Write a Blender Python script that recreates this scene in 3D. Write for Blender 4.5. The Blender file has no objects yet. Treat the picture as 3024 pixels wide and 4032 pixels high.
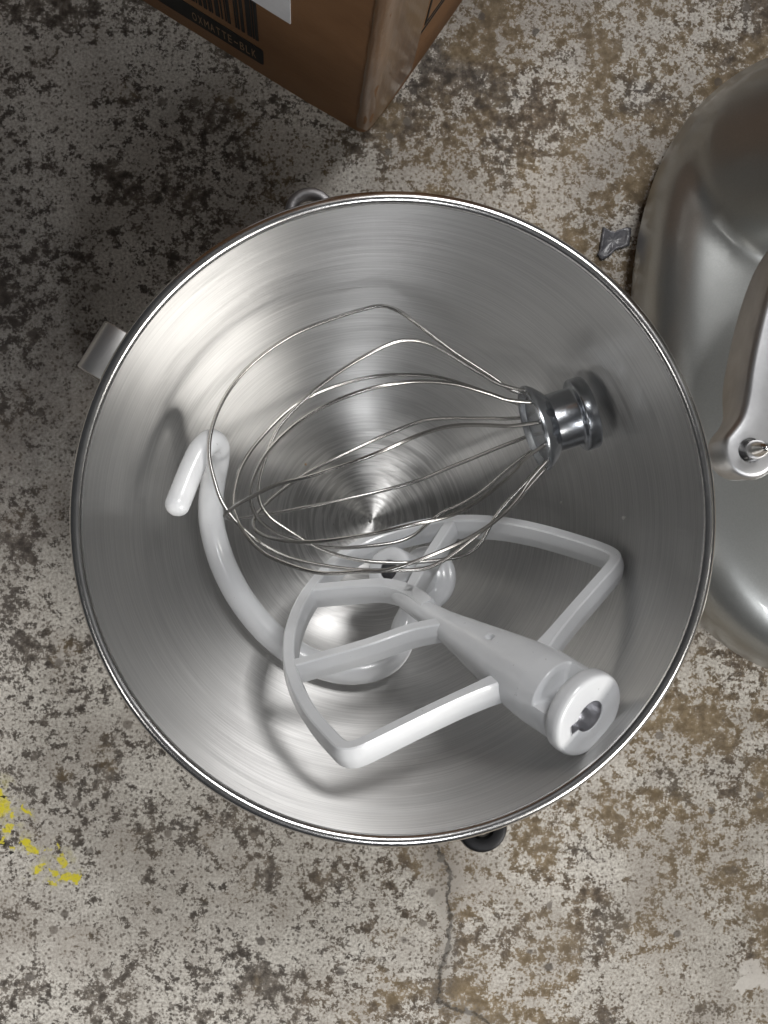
import bpy, bmesh, math, random
from mathutils import Vector, Matrix, noise

# ------------------------------------------------------------------ camera, light, exposure
sc = bpy.context.scene
COL = sc.collection
cam_d = bpy.data.cameras.new("camera")
cam = bpy.data.objects.new("camera", cam_d); COL.objects.link(cam)
cam_d.sensor_fit = 'HORIZONTAL'; cam_d.sensor_width = 36.0; cam_d.lens = 66.55
cam_d.clip_start = 0.01; cam_d.clip_end = 60.0
cam.matrix_world = Matrix(((0.998016, -0.000411, -0.062963, -0.035577),
                           (0.0, 0.999979, -0.006521, 0.0),
                           (0.062964, 0.006508, 0.997995, 0.68),
                           (0, 0, 0, 1)))
sc.camera = cam

world = bpy.data.worlds.new("World"); sc.world = world; world.use_nodes = True
bg = world.node_tree.nodes["Background"]
bg.inputs[0].default_value = (0.93, 0.96, 1.0, 1); bg.inputs[1].default_value = 0.036


def area_lamp(name, loc, target, sx, sy, power, col, roll=0.0):
    l = bpy.data.lights.new(name, 'AREA'); l.shape = 'RECTANGLE'; l.size = sx; l.size_y = sy
    l.energy = power; l.color = col
    o = bpy.data.objects.new(name, l); COL.objects.link(o)
    q = (Vector(target) - Vector(loc)).to_track_quat('-Z', 'Y')
    o.rotation_mode = 'QUATERNION'
    o.rotation_quaternion = q @ Matrix.Rotation(roll, 3, 'Z').to_quaternion()
    o.location = loc
    return o


# ceiling tube lamps of the garage
area_lamp("ceiling_lamp_key", (1.06, -0.95, 1.20), (0, 0, 0.05), 0.70, 0.55, 19.0, (1.0, 0.97, 0.92), 0.0)
area_lamp("ceiling_lamp_right", (0.47, 0.88, 1.80), (0, 0, 0.05), 0.50, 0.50, 16.5, (0.99, 0.98, 0.97), 0.0)
area_lamp("ceiling_lamp_side", (-0.90, -0.62, 1.60), (0, 0, 0.05), 0.10, 0.50, 1.3, (1.0, 0.98, 0.95), 0.0)
area_lamp("ceiling_lamp_front", (0.16, -1.05, 1.62), (0, 0, 0.05), 0.06, 0.55, 3.8, (0.97, 0.98, 1.0), 0.0)

vs = sc.view_settings
vs.view_transform = 'Standard'; vs.look = 'None'; vs.gamma = 1.0; vs.exposure = 0.26
vs.use_curve_mapping = False
sc.render.engine = 'CYCLES'
sc.cycles.use_denoising = True
sc.cycles.max_bounces = 6; sc.cycles.glossy_bounces = 4; sc.cycles.diffuse_bounces = 2
sc.cycles.use_adaptive_sampling = True; sc.cycles.adaptive_threshold = 0.03
sc.cycles.sample_clamp_indirect = 6.0

random.seed(7)
MM = 0.001


# ------------------------------------------------------------------ helpers
def obj(name, me, mats, parent=None, loc=None):
    o = bpy.data.objects.new(name, me); COL.objects.link(o)
    if mats is not None:
        for m in (mats if isinstance(mats, (list, tuple)) else [mats]):
            me.materials.append(m)
    if parent is not None:
        o.parent = parent
    if loc is not None:
        o.location = loc
    return o


def empty(name, label, cat, loc=(0, 0, 0)):
    o = bpy.data.objects.new(name, None); COL.objects.link(o); o.location = loc
    o["label"] = label; o["category"] = cat
    o.empty_display_size = 0.02
    return o


def mesh(name, verts, faces, smooth=True, midx=None):
    me = bpy.data.meshes.new(name)
    me.from_pydata([tuple(v) for v in verts], [], faces)
    me.update()
    if smooth:
        me.polygons.foreach_set("use_smooth", [True] * len(me.polygons))
    if midx is not None:
        me.polygons.foreach_set("material_index", midx)
    bm = bmesh.new(); bm.from_mesh(me)
    bmesh.ops.recalc_face_normals(bm, faces=bm.faces)
    bm.to_mesh(me); bm.free()
    return me


def sharp(me, deg=35):
    try:
        me.set_sharp_from_angle(angle=math.radians(deg))
    except Exception:
        pass


def catmull(P, per=6):
    P = [Vector(p) for p in P]
    Q = [2 * P[0] - P[1]] + P + [2 * P[-1] - P[-2]]
    out = []
    for i in range(len(P) - 1):
        a, b, c, d = Q[i:i + 4]
        for k in range(per):
            s = k / per
            out.append(0.5 * (2 * b + (c - a) * s + (2 * a - 5 * b + 4 * c - d) * s * s + (3 * b - a - 3 * c + d) * s ** 3))
    out.append(P[-1].copy())
    return out


def tube_mesh(name, pts, rad, seg=12, cap=True, round_ends=False):
    """round bar along pts; rad number or list"""
    n = len(pts)
    R = rad if isinstance(rad, (list, tuple)) else [rad] * n
    pts = [Vector(p) for p in pts]
    T = []
    for i in range(n):
        T.append((pts[min(i + 1, n - 1)] - pts[max(i - 1, 0)]).normalized())
    ref = T[0].orthogonal().normalized()
    rings = []
    for i in range(n):
        ref = (ref - T[i] * ref.dot(T[i])).normalized()
        rings.append((pts[i], R[i], ref.copy(), T[i].cross(ref)))
    if round_ends:
        def dome(idx, sgn):
            p, r, a, b = rings[idx]
            out = []
            for k in range(1, 6):
                f = k / 5 * math.pi / 2
                out.append((p + T[idx] * sgn * r * math.sin(f) * 0.9, max(r * math.cos(f), r * 0.03), a, b))
            return out
        if round_ends in (True, 'both', 'start'):
            rings = list(reversed(dome(0, -1))) + rings
        if round_ends in (True, 'both', 'end'):
            rings = rings + dome(n - 1, 1)
    V, F = [], []
    for p, r, a, b in rings:
        for k in range(seg):
            t = 2 * math.pi * k / seg
            V.append(p + a * (r * math.cos(t)) + b * (r * math.sin(t)))
    m = len(rings)
    for i in range(m - 1):
        for k in range(seg):
            F.append((i * seg + k, i * seg + (k + 1) % seg, (i + 1) * seg + (k + 1) % seg, (i + 1) * seg + k))
    if cap:
        F.append(tuple(range(seg))[::-1]); F.append(tuple((m - 1) * seg + k for k in range(seg)))
    return mesh(name, V, F)


def rrect(w, h, r, n=3):
    """rounded rectangle profile"""
    out = []
    for cx, cy, a0 in ((w / 2 - r, h / 2 - r, 0), (-w / 2 + r, h / 2 - r, 90), (-w / 2 + r, -h / 2 + r, 180), (w / 2 - r, -h / 2 + r, 270)):
        for k in range(n + 1):
            t = math.radians(a0 + 90 * k / n)
            out.append((cx + r * math.cos(t), cy + r * math.sin(t)))
    return out


def cast_section(w, h):
    """drafted casting section with a parting ridge"""
    a, b = w / 2, h / 2
    q = [(a, 0.07 * h), (a, -0.07 * h), (0.74 * a, -0.90 * b), (0.56 * a, -b), (-0.56 * a, -b), (-0.74 * a, -0.90 * b), (-a, -0.07 * h), (-a, 0.07 * h),
         (-0.74 * a, 0.90 * b), (-0.56 * a, b), (0.56 * a, b), (0.74 * a, 0.90 * b)]
    return q


def sweep_mesh(name, pts, nrm, sizes, rr=0.0018, off=None, section=None):
    """bar of rounded-rectangle section along pts; nrm = direction of the section's height"""
    pts = [Vector(p) for p in pts]; n = len(pts); nrm = Vector(nrm).normalized()
    V, F = [], []
    m = None
    for i in range(n):
        t = (pts[min(i + 1, n - 1)] - pts[max(i - 1, 0)]).normalized()
        s = nrm.cross(t).normalized(); b = t.cross(s).normalized()
        w, h = sizes[i] if isinstance(sizes, list) else sizes
        pr = section(w, h) if section else rrect(w, h, min(rr, w * 0.45, h * 0.45)); m = len(pr)
        o = off[i] if off else 0.0
        for x, y in pr:
            V.append(pts[i] + s * x + b * (y + o))
    for i in range(n - 1):
        for k in range(m):
            F.append((i * m + k, i * m + (k + 1) % m, (i + 1) * m + (k + 1) % m, (i + 1) * m + k))
    F.append(tuple(range(m))[::-1]); F.append(tuple((n - 1) * m + k for k in range(m)))
    return mesh(name, V, F)


def frame_of(axis, ref):
    a = Vector(axis).normalized(); r = Vector(ref); r = (r - a * r.dot(a)).normalized()
    return a, r, a.cross(r)


def revolve_mesh(name, origin, axis, ref, prof, seg=64, close=False, rfun=None, midx=None, cap0=False, cap1=False):
    """prof: (along, radius) list revolved about axis; rfun(along, theta, r) -> (along, r)"""
    a, r0, s0 = frame_of(axis, ref); O = Vector(origin)
    V, F, M = [], [], []
    n = len(prof)
    for i, (u, r) in enumerate(prof):
        for k in range(seg):
            t = 2 * math.pi * k / seg
            uu, rr_ = rfun(i, u, t, r) if rfun else (u, r)
            V.append(O + a * uu + r0 * (rr_ * math.cos(t)) + s0 * (rr_ * math.sin(t)))
    for i in range(n if close else n - 1):
        j = (i + 1) % n
        for k in range(seg):
            F.append((i * seg + k, i * seg + (k + 1) % seg, j * seg + (k + 1) % seg, j * seg + k))
            M.append(midx(i) if midx else 0)
    if cap0:
        F.append(tuple(range(seg))); M.append(midx(0) if midx else 0)
    if cap1:
        F.append(tuple((n - 1) * seg + k for k in range(seg))); M.append(midx(n - 2) if midx else 0)
    return mesh(name, V, F, True, M)


def prism_mesh(name, poly, z0, z1, bevel=0.0):
    n = len(poly)
    V = [(x, y, z0) for x, y in poly] + [(x, y, z1) for x, y in poly]
    F = [tuple(range(n))[::-1], tuple(range(n, 2 * n))]
    for k in range(n):
        F.append((k, (k + 1) % n, n + (k + 1) % n, n + k))
    me = mesh(name, V, F, False)
    if bevel:
        bm = bmesh.new(); bm.from_mesh(me)
        bmesh.ops.bevel(bm, geom=[e for e in bm.edges], offset=bevel, segments=2, affect='EDGES', profile=0.6)
        bm.to_mesh(me); bm.free()
    return me


# ------------------------------------------------------------------ node helpers
class NT:
    def __init__(self, name):
        self.m = bpy.data.materials.new(name); self.m.use_nodes = True
        self.t = self.m.node_tree; self.b = self.t.nodes["Principled BSDF"]; self.out = self.t.nodes["Material Output"]
        self._co = None

    def n(self, typ, **kw):
        x = self.t.nodes.new(typ)
        for k, v in kw.items():
            setattr(x, k, v)
        return x

    def put(self, sock, v):
        if isinstance(v, bpy.types.NodeSocket):
            self.t.links.new(v, sock)
        elif v is not None:
            sock.default_value = v

    @property
    def co(self):
        if self._co is None:
            self._co = self.n('ShaderNodeTexCoord').outputs['Object']
        return self._co

    def math(self, op, a, b=0.0, c=0.0, clamp=False):
        x = self.n('ShaderNodeMath', operation=op); x.use_clamp = clamp
        for i, v in enumerate((a, b, c)):
            self.put(x.inputs[i], v)
        return x.outputs[0]

    def vec(self, op, a, b=None, s=None):
        x = self.n('ShaderNodeVectorMath', operation=op)
        self.put(x.inputs[0], a)
        if b is not None:
            self.put(x.inputs[1], b)
        if s is not None:
            self.put(x.inputs[3], s)
        return x.outputs['Value'] if op in ('LENGTH', 'DOT_PRODUCT', 'DISTANCE') else x.outputs['Vector']

    def noise(self, scale, detail=4.0, rough=0.55, vec=None, dist=0.0, color=False, w=None):
        x = self.n('ShaderNodeTexNoise')
        v = vec if vec is not None else self.co
        if w is not None:             # an independent slice of the noise
            v = self.vec('ADD', v, (w * 1.37, w * 0.71, w * 0.33))
        self.put(x.inputs['Vector'], v)
        x.inputs['Scale'].default_value = scale; x.inputs['Detail'].default_value = detail
        x.inputs['Roughness'].default_value = rough; x.inputs['Distortion'].default_value = dist
        return x.outputs['Color'] if color else x.outputs[0]

    def voronoi(self, scale, vec=None, feature='F1'):
        x = self.n('ShaderNodeTexVoronoi'); x.feature = feature
        self.put(x.inputs['Vector'], vec if vec is not None else self.co); x.inputs['Scale'].default_value = scale
        return x

    def step(self, v, lo, hi, a=0.0, b=1.0):
        x = self.n('ShaderNodeMapRange'); x.interpolation_type = 'SMOOTHSTEP'
        self.put(x.inputs[0], v); self.put(x.inputs[1], lo); self.put(x.inputs[2], hi)
        x.inputs[3].default_value = a; x.inputs[4].default_value = b
        return x.outputs[0]

    def mix(self, f, a, b):
        x = self.n('ShaderNodeMix', data_type='RGBA')
        self.put(x.inputs[0], f)
        self.put(x.inputs[6], a if not isinstance(a, tuple) else (*a, 1) if len(a) == 3 else a)
        self.put(x.inputs[7], b if not isinstance(b, tuple) else (*b, 1) if len(b) == 3 else b)
        return x.outputs[2]

    def bump(self, h, strength, dist=0.001, normal=None):
        x = self.n('ShaderNodeBump'); x.inputs['Strength'].default_value = strength
        x.inputs['Distance'].default_value = dist; self.put(x.inputs['Height'], h)
        if normal is not None:
            self.put(x.inputs['Normal'], normal)
        return x.outputs[0]

    def set(self, **kw):
        for k, v in kw.items():
            s = self.b.inputs[k]
            self.put(s, (*v, 1) if isinstance(v, tuple) and len(v) == 3 and s.type == 'RGBA' else v)
        return self.m


def S(**kw):
    return {k.replace('_', ' '): v for k, v in kw.items()}


# ------------------------------------------------------------------ materials
def mat_floor():
    t = NT("worn_concrete")
    sep = t.n('ShaderNodeSeparateXYZ'); t.put(sep.inputs[0], t.co)
    X = sep.outputs[0]

    def ctr(v, k):
        return t.math('MULTIPLY', t.math('SUBTRACT', v, 0.5), k)
    big = t.noise(9.0, 2, 0.5, w=1.3)
    mid = t.noise(36.0, 6, 0.66, w=2.1)
    fine = t.noise(190.0, 4, 0.66, w=4.4)
    grain = t.noise(720.0, 2, 0.7)
    ch = t.n('ShaderNodeSeparateColor'); t.put(ch.inputs[0], t.noise(24.0, 5, 0.62, color=True, w=7.7))
    m1, m2, m3 = ch.outputs
    gs = t.step(grain, 0.30, 0.70)
    # --- the worn body of the concrete: browns, ochre, dark grey
    brown = t.mix(t.step(fine, 0.34, 0.66), (0.055, 0.039, 0.025), (0.200, 0.148, 0.095))
    ochre = t.mix(t.step(fine, 0.34, 0.66), (0.150, 0.108, 0.058), (0.285, 0.215, 0.125))
    grey = t.mix(t.step(fine, 0.34, 0.66), (0.052, 0.043, 0.036), (0.225, 0.196, 0.165))
    # the ochre staining is on the right-hand side of the slab, the grey on the left
    side = t.math('ADD', t.step(X, -0.10, 0.10), ctr(big, 1.5))
    body = t.mix(t.step(t.math('ADD', side, ctr(m1, 2.2)), 0.20, 0.80), grey, brown)
    body = t.mix(t.math('MULTIPLY', t.step(t.math('ADD', m2, t.math('MULTIPLY', side, 0.15)), 0.54, 0.68), 0.85), body, ochre)
    body = t.mix(t.math('MULTIPLY', t.step(m3, 0.56, 0.66), 0.65), body, (0.062, 0.054, 0.048))
    # --- pale skin of cement left on the high spots
    lev = t.math('ADD', t.math('ADD', ctr(big, 0.75), ctr(mid, 1.22)), t.math('ADD', ctr(fine, 1.15), ctr(grain, 0.60)))
    lev = t.math('SUBTRACT', lev, t.math('MULTIPLY', side, 0.07))
    skin = t.math('ADD', t.math('MULTIPLY', t.step(lev, -0.115, -0.015), 0.74), t.math('MULTIPLY', t.step(lev, -0.32, 0.14), 0.26))
    # pin holes and little stones showing through the skin
    wv = t.vec('ADD', t.co, t.vec('SCALE', t.vec('SUBTRACT', t.noise(420, 1, 0.5, color=True, w=8.0), (0.5, 0.5, 0.5)), s=0.0012))
    v1 = t.voronoi(420, vec=wv)
    rnd = t.n('ShaderNodeSeparateColor'); t.put(rnd.inputs[0], v1.outputs['Color'])
    pit = t.math('MULTIPLY', t.step(v1.outputs['Distance'], 0.22, 0.36, 1.0, 0.0), t.step(t.math('ADD', rnd.outputs[0], ctr(m3, 1.6)), 0.34, 0.40))
    v2 = t.voronoi(135, vec=wv)
    rnd2 = t.n('ShaderNodeSeparateColor'); t.put(rnd2.inputs[0], v2.outputs['Color'])
    stone = t.math('MULTIPLY', t.step(v2.outputs['Distance'], 0.22, 0.36, 1.0, 0.0), t.step(rnd2.outputs[1], 0.93, 0.95))
    stone_c = t.mix(rnd2.outputs[2], (0.070, 0.060, 0.052), (0.170, 0.150, 0.130))
    skin_c = t.mix(gs, (0.400, 0.374, 0.336), (0.730, 0.700, 0.648))
    skin_c = t.mix(t.step(m2, 0.44, 0.62, 0.0, 0.42), skin_c, (0.33, 0.295, 0.265))
    solid = t.math('MULTIPLY', skin, t.math('SUBTRACT', 1.0, t.math('MULTIPLY', pit, 0.45)))
    col = t.mix(t.math('MULTIPLY', solid, 0.94), body, skin_c)
    col = t.mix(t.math('MULTIPLY', t.math('MULTIPLY', pit, skin), 0.55), col, (0.085, 0.070, 0.056))
    col = t.mix(t.math('MULTIPLY', stone, 0.8), col, stone_c)
    # soft film of dirt trodden into the slab
    film = t.math('ADD', t.step(m1, 0.40, 0.62, 0.0, 0.20), t.step(big, 0.48, 0.62, 0.0, 0.10))
    col = t.mix(film, col, (0.150, 0.125, 0.100))
    # dark dirt stain at the left of the slab, with shade painted in
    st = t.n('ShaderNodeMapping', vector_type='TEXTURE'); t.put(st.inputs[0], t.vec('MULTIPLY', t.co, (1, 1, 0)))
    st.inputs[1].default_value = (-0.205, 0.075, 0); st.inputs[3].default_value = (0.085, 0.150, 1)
    stain_shade = t.step(t.math('ADD', t.vec('LENGTH', st.outputs[0]), ctr(mid, 1.1)), 0.55, 1.10, 0.62, 0.0)
    col = t.mix(t.math('MULTIPLY', stain_shade, t.step(fine, 0.30, 0.62, 1.0, 0.55)), col, (0.050, 0.040, 0.036))
    # --- crack
    wc = t.noise(170, 3, 0.65, color=True, w=3.3)
    wz = t.vec('SCALE', t.vec('SUBTRACT', wc, (0.5, 0.5, 0.5)), s=0.0075)
    q = t.vec('MULTIPLY', t.vec('ADD', t.co, wz), (1, 1, 0))
    CR = [(28, -140), (32.2, -156), (36.7, -163.9), (39.6, -171.8), (37.9, -180.7), (39.3, -189.7), (38.4, -204.2), (35.3, -213.1),
          (33.0, -229.8), (39.5, -233.3), (50.8, -236.9), (57.6, -241.8), (72, -262)]
    dmin = None
    for (x0, y0), (x1, y1) in zip(CR, CR[1:]):
        a = Vector((x0 * MM, y0 * MM, 0)); ba = Vector((x1 * MM, y1 * MM, 0)) - a
        pa = t.vec('SUBTRACT', q, tuple(a))
        h = t.math('MULTIPLY', t.vec('DOT_PRODUCT', pa, tuple(ba)), 1.0 / ba.dot(ba), clamp=True)
        d = t.vec('LENGTH', t.vec('SUBTRACT', pa, t.vec('SCALE', tuple(ba), s=h)))
        dmin = d if dmin is None else t.math('MINIMUM', dmin, d)
    cw = t.math('MULTIPLY', t.math('MULTIPLY', fine, fine), 0.0046)
    crack = t.step(t.math('SUBTRACT', dmin, cw), -0.0006, 0.0002, 1.0, 0.0)
    halo = t.step(t.math('SUBTRACT', dmin, t.math('MULTIPLY', mid, 0.012)), -0.004, 0.004, 0.55, 0.0)
    col = t.mix(t.math('MULTIPLY', halo, gs), col, (0.19, 0.17, 0.15))
    col = t.mix(t.math('MULTIPLY', crack, t.step(fine, 0.35, 0.6, 0.85, 0.55)), col, (0.030, 0.026, 0.022))
    # --- spots of paint
    wp = t.vec('SCALE', t.vec('SUBTRACT', wc, (0.5, 0.5, 0.5)), s=0.011)
    pq = t.vec('MULTIPLY', t.vec('ADD', t.co, wp), (1, 1, 0))

    def spots(lst):
        best = None
        for x, y, rx, ry, ang in lst:
            mp = t.n('ShaderNodeMapping', vector_type='TEXTURE')
            t.put(mp.inputs[0], pq)
            mp.inputs[1].default_value = (x * MM, y * MM, 0); mp.inputs[2].default_value = (0, 0, math.radians(ang))
            mp.inputs[3].default_value = (rx * MM, ry * MM, 1)
            d = t.vec('LENGTH', mp.outputs[0])
            best = d if best is None else t.math('MINIMUM', best, d)
        return best
    yel = spots([(-174.5, -133, 4.5, 8.1, 10), (-161.4, -136.4, 1.2, 3.8, 35), (-170.6, -145.3, 4.0, 1.8, 20), (-167.8, -138.6, 1.5, 1.9, 0),
                 (-162.0, -151.6, 2.5, 3.4, 20), (-159.4, -155.3, 3.8, 2.0, -35), (-156.2, -163.8, 3.5, 2.1, 40), (-144.4, -160.8, 2.8, 3.2, 0),
                 (-143.0, -167.5, 3.8, 2.2, 25), (-138.8, -168.3, 1.8, 2.8, -20), (-149.5, -164.9, 1.5, 1.6, 0), (-147.4, -153.4, 1.0, 2.0, 10),
                 (-172.2, -149.9, 1.5, 1.5, 0), (-149.0, -170.5, 2.0, 1.5, 0), (-167.8, -152.5, 1.1, 1.0, 0), (-151.8, -154.8, 0.9, 0.9, 0)])
    ymask = t.math('MULTIPLY', t.step(yel, 0.75, 1.10, 1.0, 0.0), t.step(grain, 0.22, 0.46))
    yhaze = t.math('MULTIPLY', t.step(yel, 0.9, 2.6, 0.42, 0.0), t.step(fine, 0.45, 0.60))
    col = t.mix(yhaze, col, (0.52, 0.48, 0.16))
    col = t.mix(t.math('MULTIPLY', ymask, t.step(fine, 0.30, 0.60, 0.55, 0.95)), col, (0.66, 0.57, 0.020))
    blk = spots([(-172.6, -129.3, 0.9, 0.9, 0), (-172.0, -151.2, 2.0, 0.7, 25), (-169.5, -155.0, 1.6, 0.8, 50), (-172.8, -158.2, 0.9, 0.9, 0)])
    col = t.mix(t.step(blk, 0.7, 1.05, 0.95, 0.0), col, (0.012, 0.011, 0.010))
    # smooth pale patch of filler
    pat = spots([(192.5, -220.5, 12.0, 5.6, -16), (183.5, -225.5, 6.5, 3.2, 20), (196.0, -226.0, 7.0, 3.0, -30)])
    pm = t.step(pat, 0.90, 1.06, 1.0, 0.0)
    pc = t.mix(t.step(m1, 0.35, 0.65), (0.47, 0.43, 0.395), (0.60, 0.57, 0.53))
    col = t.mix(t.math('MULTIPLY', t.math('MULTIPLY', pm, t.step(lev, -0.45, -0.2)), 0.9), col, pc)
    hgt = t.math('ADD', t.math('MULTIPLY', grain, 0.45), t.math('MULTIPLY', fine, 0.9))
    nb = t.bump(hgt, 0.8, 0.0007)
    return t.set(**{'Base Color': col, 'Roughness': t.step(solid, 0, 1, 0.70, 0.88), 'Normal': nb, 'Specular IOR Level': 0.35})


def mat_brushed(name, base, rough, aniso, axis='Z', amp=0.13, sc_=1500.0, bumpk=0.10):
    """steel spun on a lathe: fine rings round the local Z axis"""
    t = NT(name)
    sep = t.n('ShaderNodeSeparateXYZ'); t.put(sep.inputs[0], t.co)
    X, Y, Z = sep.outputs
    r = t.math('POWER', t.math('ADD', t.math('MULTIPLY', X, X), t.math('ADD', t.math('MULTIPLY', Y, Y), 1e-9)), 0.5)
    s = t.math('ADD', r, Z)
    cx = t.math('DIVIDE', X, r); cy = t.math('DIVIDE', Y, r)

    def ring(ka, ks, w, det=3.0):
        cb = t.n('ShaderNodeCombineXYZ')
        t.put(cb.inputs[0], t.math('MULTIPLY', cx, ka)); t.put(cb.inputs[1], t.math('MULTIPLY', cy, ka))
        t.put(cb.inputs[2], t.math('ADD', t.math('MULTIPLY', s, ks), w))
        return t.noise(1.0, det, 0.6, vec=cb.outputs[0])
    f1 = ring(1.6, sc_, 3.0, 3.0)
    f2 = ring(0.7, sc_ * 0.22, 11.0, 3.0)
    f3 = ring(4.0, sc_ * 0.5, 21.0, 2.0)
    mixv = t.math('ADD', t.math('MULTIPLY', f1, 0.66), t.math('ADD', t.math('MULTIPLY', f2, 0.06), t.math('MULTIPLY', f3, 0.28)))
    smear = t.noise(22, 4, 0.6)
    ro = t.math('ADD', rough, t.math('ADD', t.math('MULTIPLY', t.math('SUBTRACT', mixv, 0.5), amp * 2.0),
                                     t.math('ADD', t.math('MULTIPLY', t.math('SUBTRACT', smear, 0.5), 0.12),
                                            t.math('MULTIPLY', t.math('SUBTRACT', f3, 0.5), t.step(r, 0.030, 0.060, 0.40, 0.0)))))
    col = t.mix(t.step(mixv, 0.34, 0.66), tuple(c * 0.87 for c in base), tuple(min(1, c * 1.08) for c in base))
    # coarser turning marks on the flat bottom
    turn = t.math('MULTIPLY', t.step(ring(1.2, 620.0, 33.0, 2.0), 0.44, 0.58), t.step(r, 0.034, 0.058, 0.55, 0.0))
    col = t.mix(turn, col, tuple(c * 0.50 for c in base))
    tg = t.n('ShaderNodeTangent'); tg.direction_type = 'RADIAL'; tg.axis = axis
    hgt = f1
    t.set(**{'Base Color': col, 'Metallic': 1.0, 'Roughness': ro, 'Anisotropic': aniso, 'Anisotropic Rotation': 0.25,
             'Tangent': tg.outputs[0], 'Normal': t.bump(hgt, bumpk, 0.0004)})
    return t.m


def mat_metal(name, base, rough, bumps=0.0, bscale=500, metallic=1.0, coat=0.0, var=0.06):
    t = NT(name)
    nz = t.noise(bscale * 0.3, 5, 0.6)
    ro = t.math('ADD', rough - var / 2, t.math('MULTIPLY', nz, var * 1.2))
    col = t.mix(t.step(t.noise(bscale * 0.12, 4, 0.6), 0.3, 0.7), tuple(c * 0.88 for c in base), tuple(min(1, c * 1.06) for c in base))
    kw = {'Base Color': col, 'Metallic': metallic, 'Roughness': ro, 'Coat Weight': coat, 'Coat Roughness': 0.06}
    if bumps:
        kw['Normal'] = t.bump(t.noise(bscale, 4, 0.6), bumps, 0.0004)
    return t.set(**kw)


def mat_enamel():
    t = NT("white_enamel")
    w = t.noise(60, 3, 0.5)
    chips = t.step(t.noise(320, 4, 0.7, w=4.2), 0.685, 0.70)
    col = t.mix(t.step(t.noise(40, 4, 0.6), 0.3, 0.7), (0.70, 0.715, 0.74), (0.75, 0.765, 0.785))
    col = t.mix(t.math('MULTIPLY', chips, 0.5), col, (0.42, 0.42, 0.43))
    return t.set(**{'Base Color': col, 'Roughness': t.math('ADD', 0.24, t.math('MULTIPLY', w, 0.12)), 'Coat Weight': 0.5,
                    'Coat Roughness': 0.08, 'Normal': t.bump(t.noise(110, 2, 0.5), 0.10, 0.0012), 'Specular IOR Level': 0.5})


def mat_paint():
    t = NT("silver_metallic_paint")
    fl = t.voronoi(2600)
    sepc = t.n('ShaderNodeSeparateColor'); t.put(sepc.inputs[0], fl.outputs['Color'])
    col = t.mix(sepc.outputs[0], (0.375, 0.385, 0.38), (0.415, 0.425, 0.42))
    return t.set(**{'Base Color': col, 'Metallic': 0.8, 'Roughness': 0.33, 'Coat Weight': 0.4, 'Coat Roughness': 0.05,
                    'Normal': t.bump(t.noise(90, 2, 0.5), 0.05, 0.001)})


def mat_card():
    t = NT("brown_cardboard")
    sep = t.n('ShaderNodeSeparateXYZ'); t.put(sep.inputs[0], t.co)
    mp = t.n('ShaderNodeMapping'); t.put(mp.inputs[0], t.co); mp.inputs[3].default_value = (9, 9, 60)
    fib = t.noise(14, 5, 0.65, vec=mp.outputs[0])
    blot = t.noise(16, 4, 0.55, w=1.0)
    col = t.mix(t.step(blot, 0.3, 0.7), (0.175, 0.086, 0.037), (0.250, 0.132, 0.062))
    col = t.mix(t.step(fib, 0.35, 0.7, 0.0, 0.25), col, (0.28, 0.155, 0.078))
    return t.set(**{'Base Color': col, 'Roughness': 0.62, 'Specular IOR Level': 0.35,
                    'Normal': t.bump(t.math('ADD', t.math('MULTIPLY', blot, 2.0), fib), 0.25, 0.002)})


def mat_plain(name, col, rough=0.6, metallic=0.0, var=0.1, coat=0.0, bumpk=0.0):
    t = NT(name)
    c = t.mix(t.step(t.noise(180, 5, 0.6), 0.3, 0.7), tuple(x * (1 - var) for x in col), tuple(min(1, x * (1 + var)) for x in col))
    kw = {'Base Color': c, 'Roughness': rough, 'Metallic': metallic, 'Coat Weight': coat, 'Coat Roughness': 0.1}
    if bumpk:
        kw['Normal'] = t.bump(t.noise(240, 4, 0.6), bumpk, 0.0008)
    return t.set(**kw)


def mat_tape():
    t = NT("clear_packing_tape")
    mp = t.n('ShaderNodeMapping'); t.put(mp.inputs[0], t.co); mp.inputs[3].default_value = (60, 60, 8)
    st = t.noise(5, 5, 0.7, vec=mp.outputs[0])
    col = t.mix(t.step(st, 0.52, 0.66), (0.20, 0.105, 0.047), (0.255, 0.148, 0.076))
    return t.set(**{'Base Color': col, 'Roughness': 0.28, 'Coat Weight': 0.8, 'Coat Roughness': 0.12,
                    'Normal': t.bump(st, 0.3, 0.0015)})


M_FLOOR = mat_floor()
M_BOWL = mat_brushed("spun_stainless_steel", (0.70, 0.695, 0.685), 0.42, 1.0)
M_RIM = mat_metal("polished_steel_rim", (0.70, 0.69, 0.68), 0.20, 0.06, 300)
M_STEEL = mat_metal("drawn_steel", (0.58, 0.57, 0.56), 0.27, 0.05, 500)
M_WIRE = mat_metal("stainless_wire", (0.42, 0.41, 0.395), 0.24, 0.0, 400)
M_ZINC = mat_metal("zinc_plated_steel", (0.46, 0.48, 0.51), 0.24, 0.16, 420)
M_WHITE = mat_enamel()
M_BORE = mat_metal("bare_bore_metal", (0.62, 0.62, 0.64), 0.34, 0.6, 260)
M_PAINT = mat_paint()
M_CAST = mat_metal("cast_bright_metal", (0.56, 0.565, 0.58), 0.40, 0.10, 420)
M_CARD = mat_card()
M_INK = mat_plain("black_print", (0.008, 0.0075, 0.007), 0.75)
M_CARDPRINT = mat_plain("bare_card_lettering", (0.30, 0.19, 0.10), 0.6)
M_LABEL = mat_plain("white_paper_label", (0.72, 0.73, 0.76), 0.5, var=0.03)
M_TAPE = mat_tape()
M_CHIP = mat_plain("dark_grey_flake", (0.105, 0.105, 0.118), 0.42, 0.0, 0.25, 0.2, 0.5)
M_LUGTOP = mat_metal('cast_lug_metal', (0.24, 0.235, 0.24), 0.45, 0.3, 500)
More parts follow.
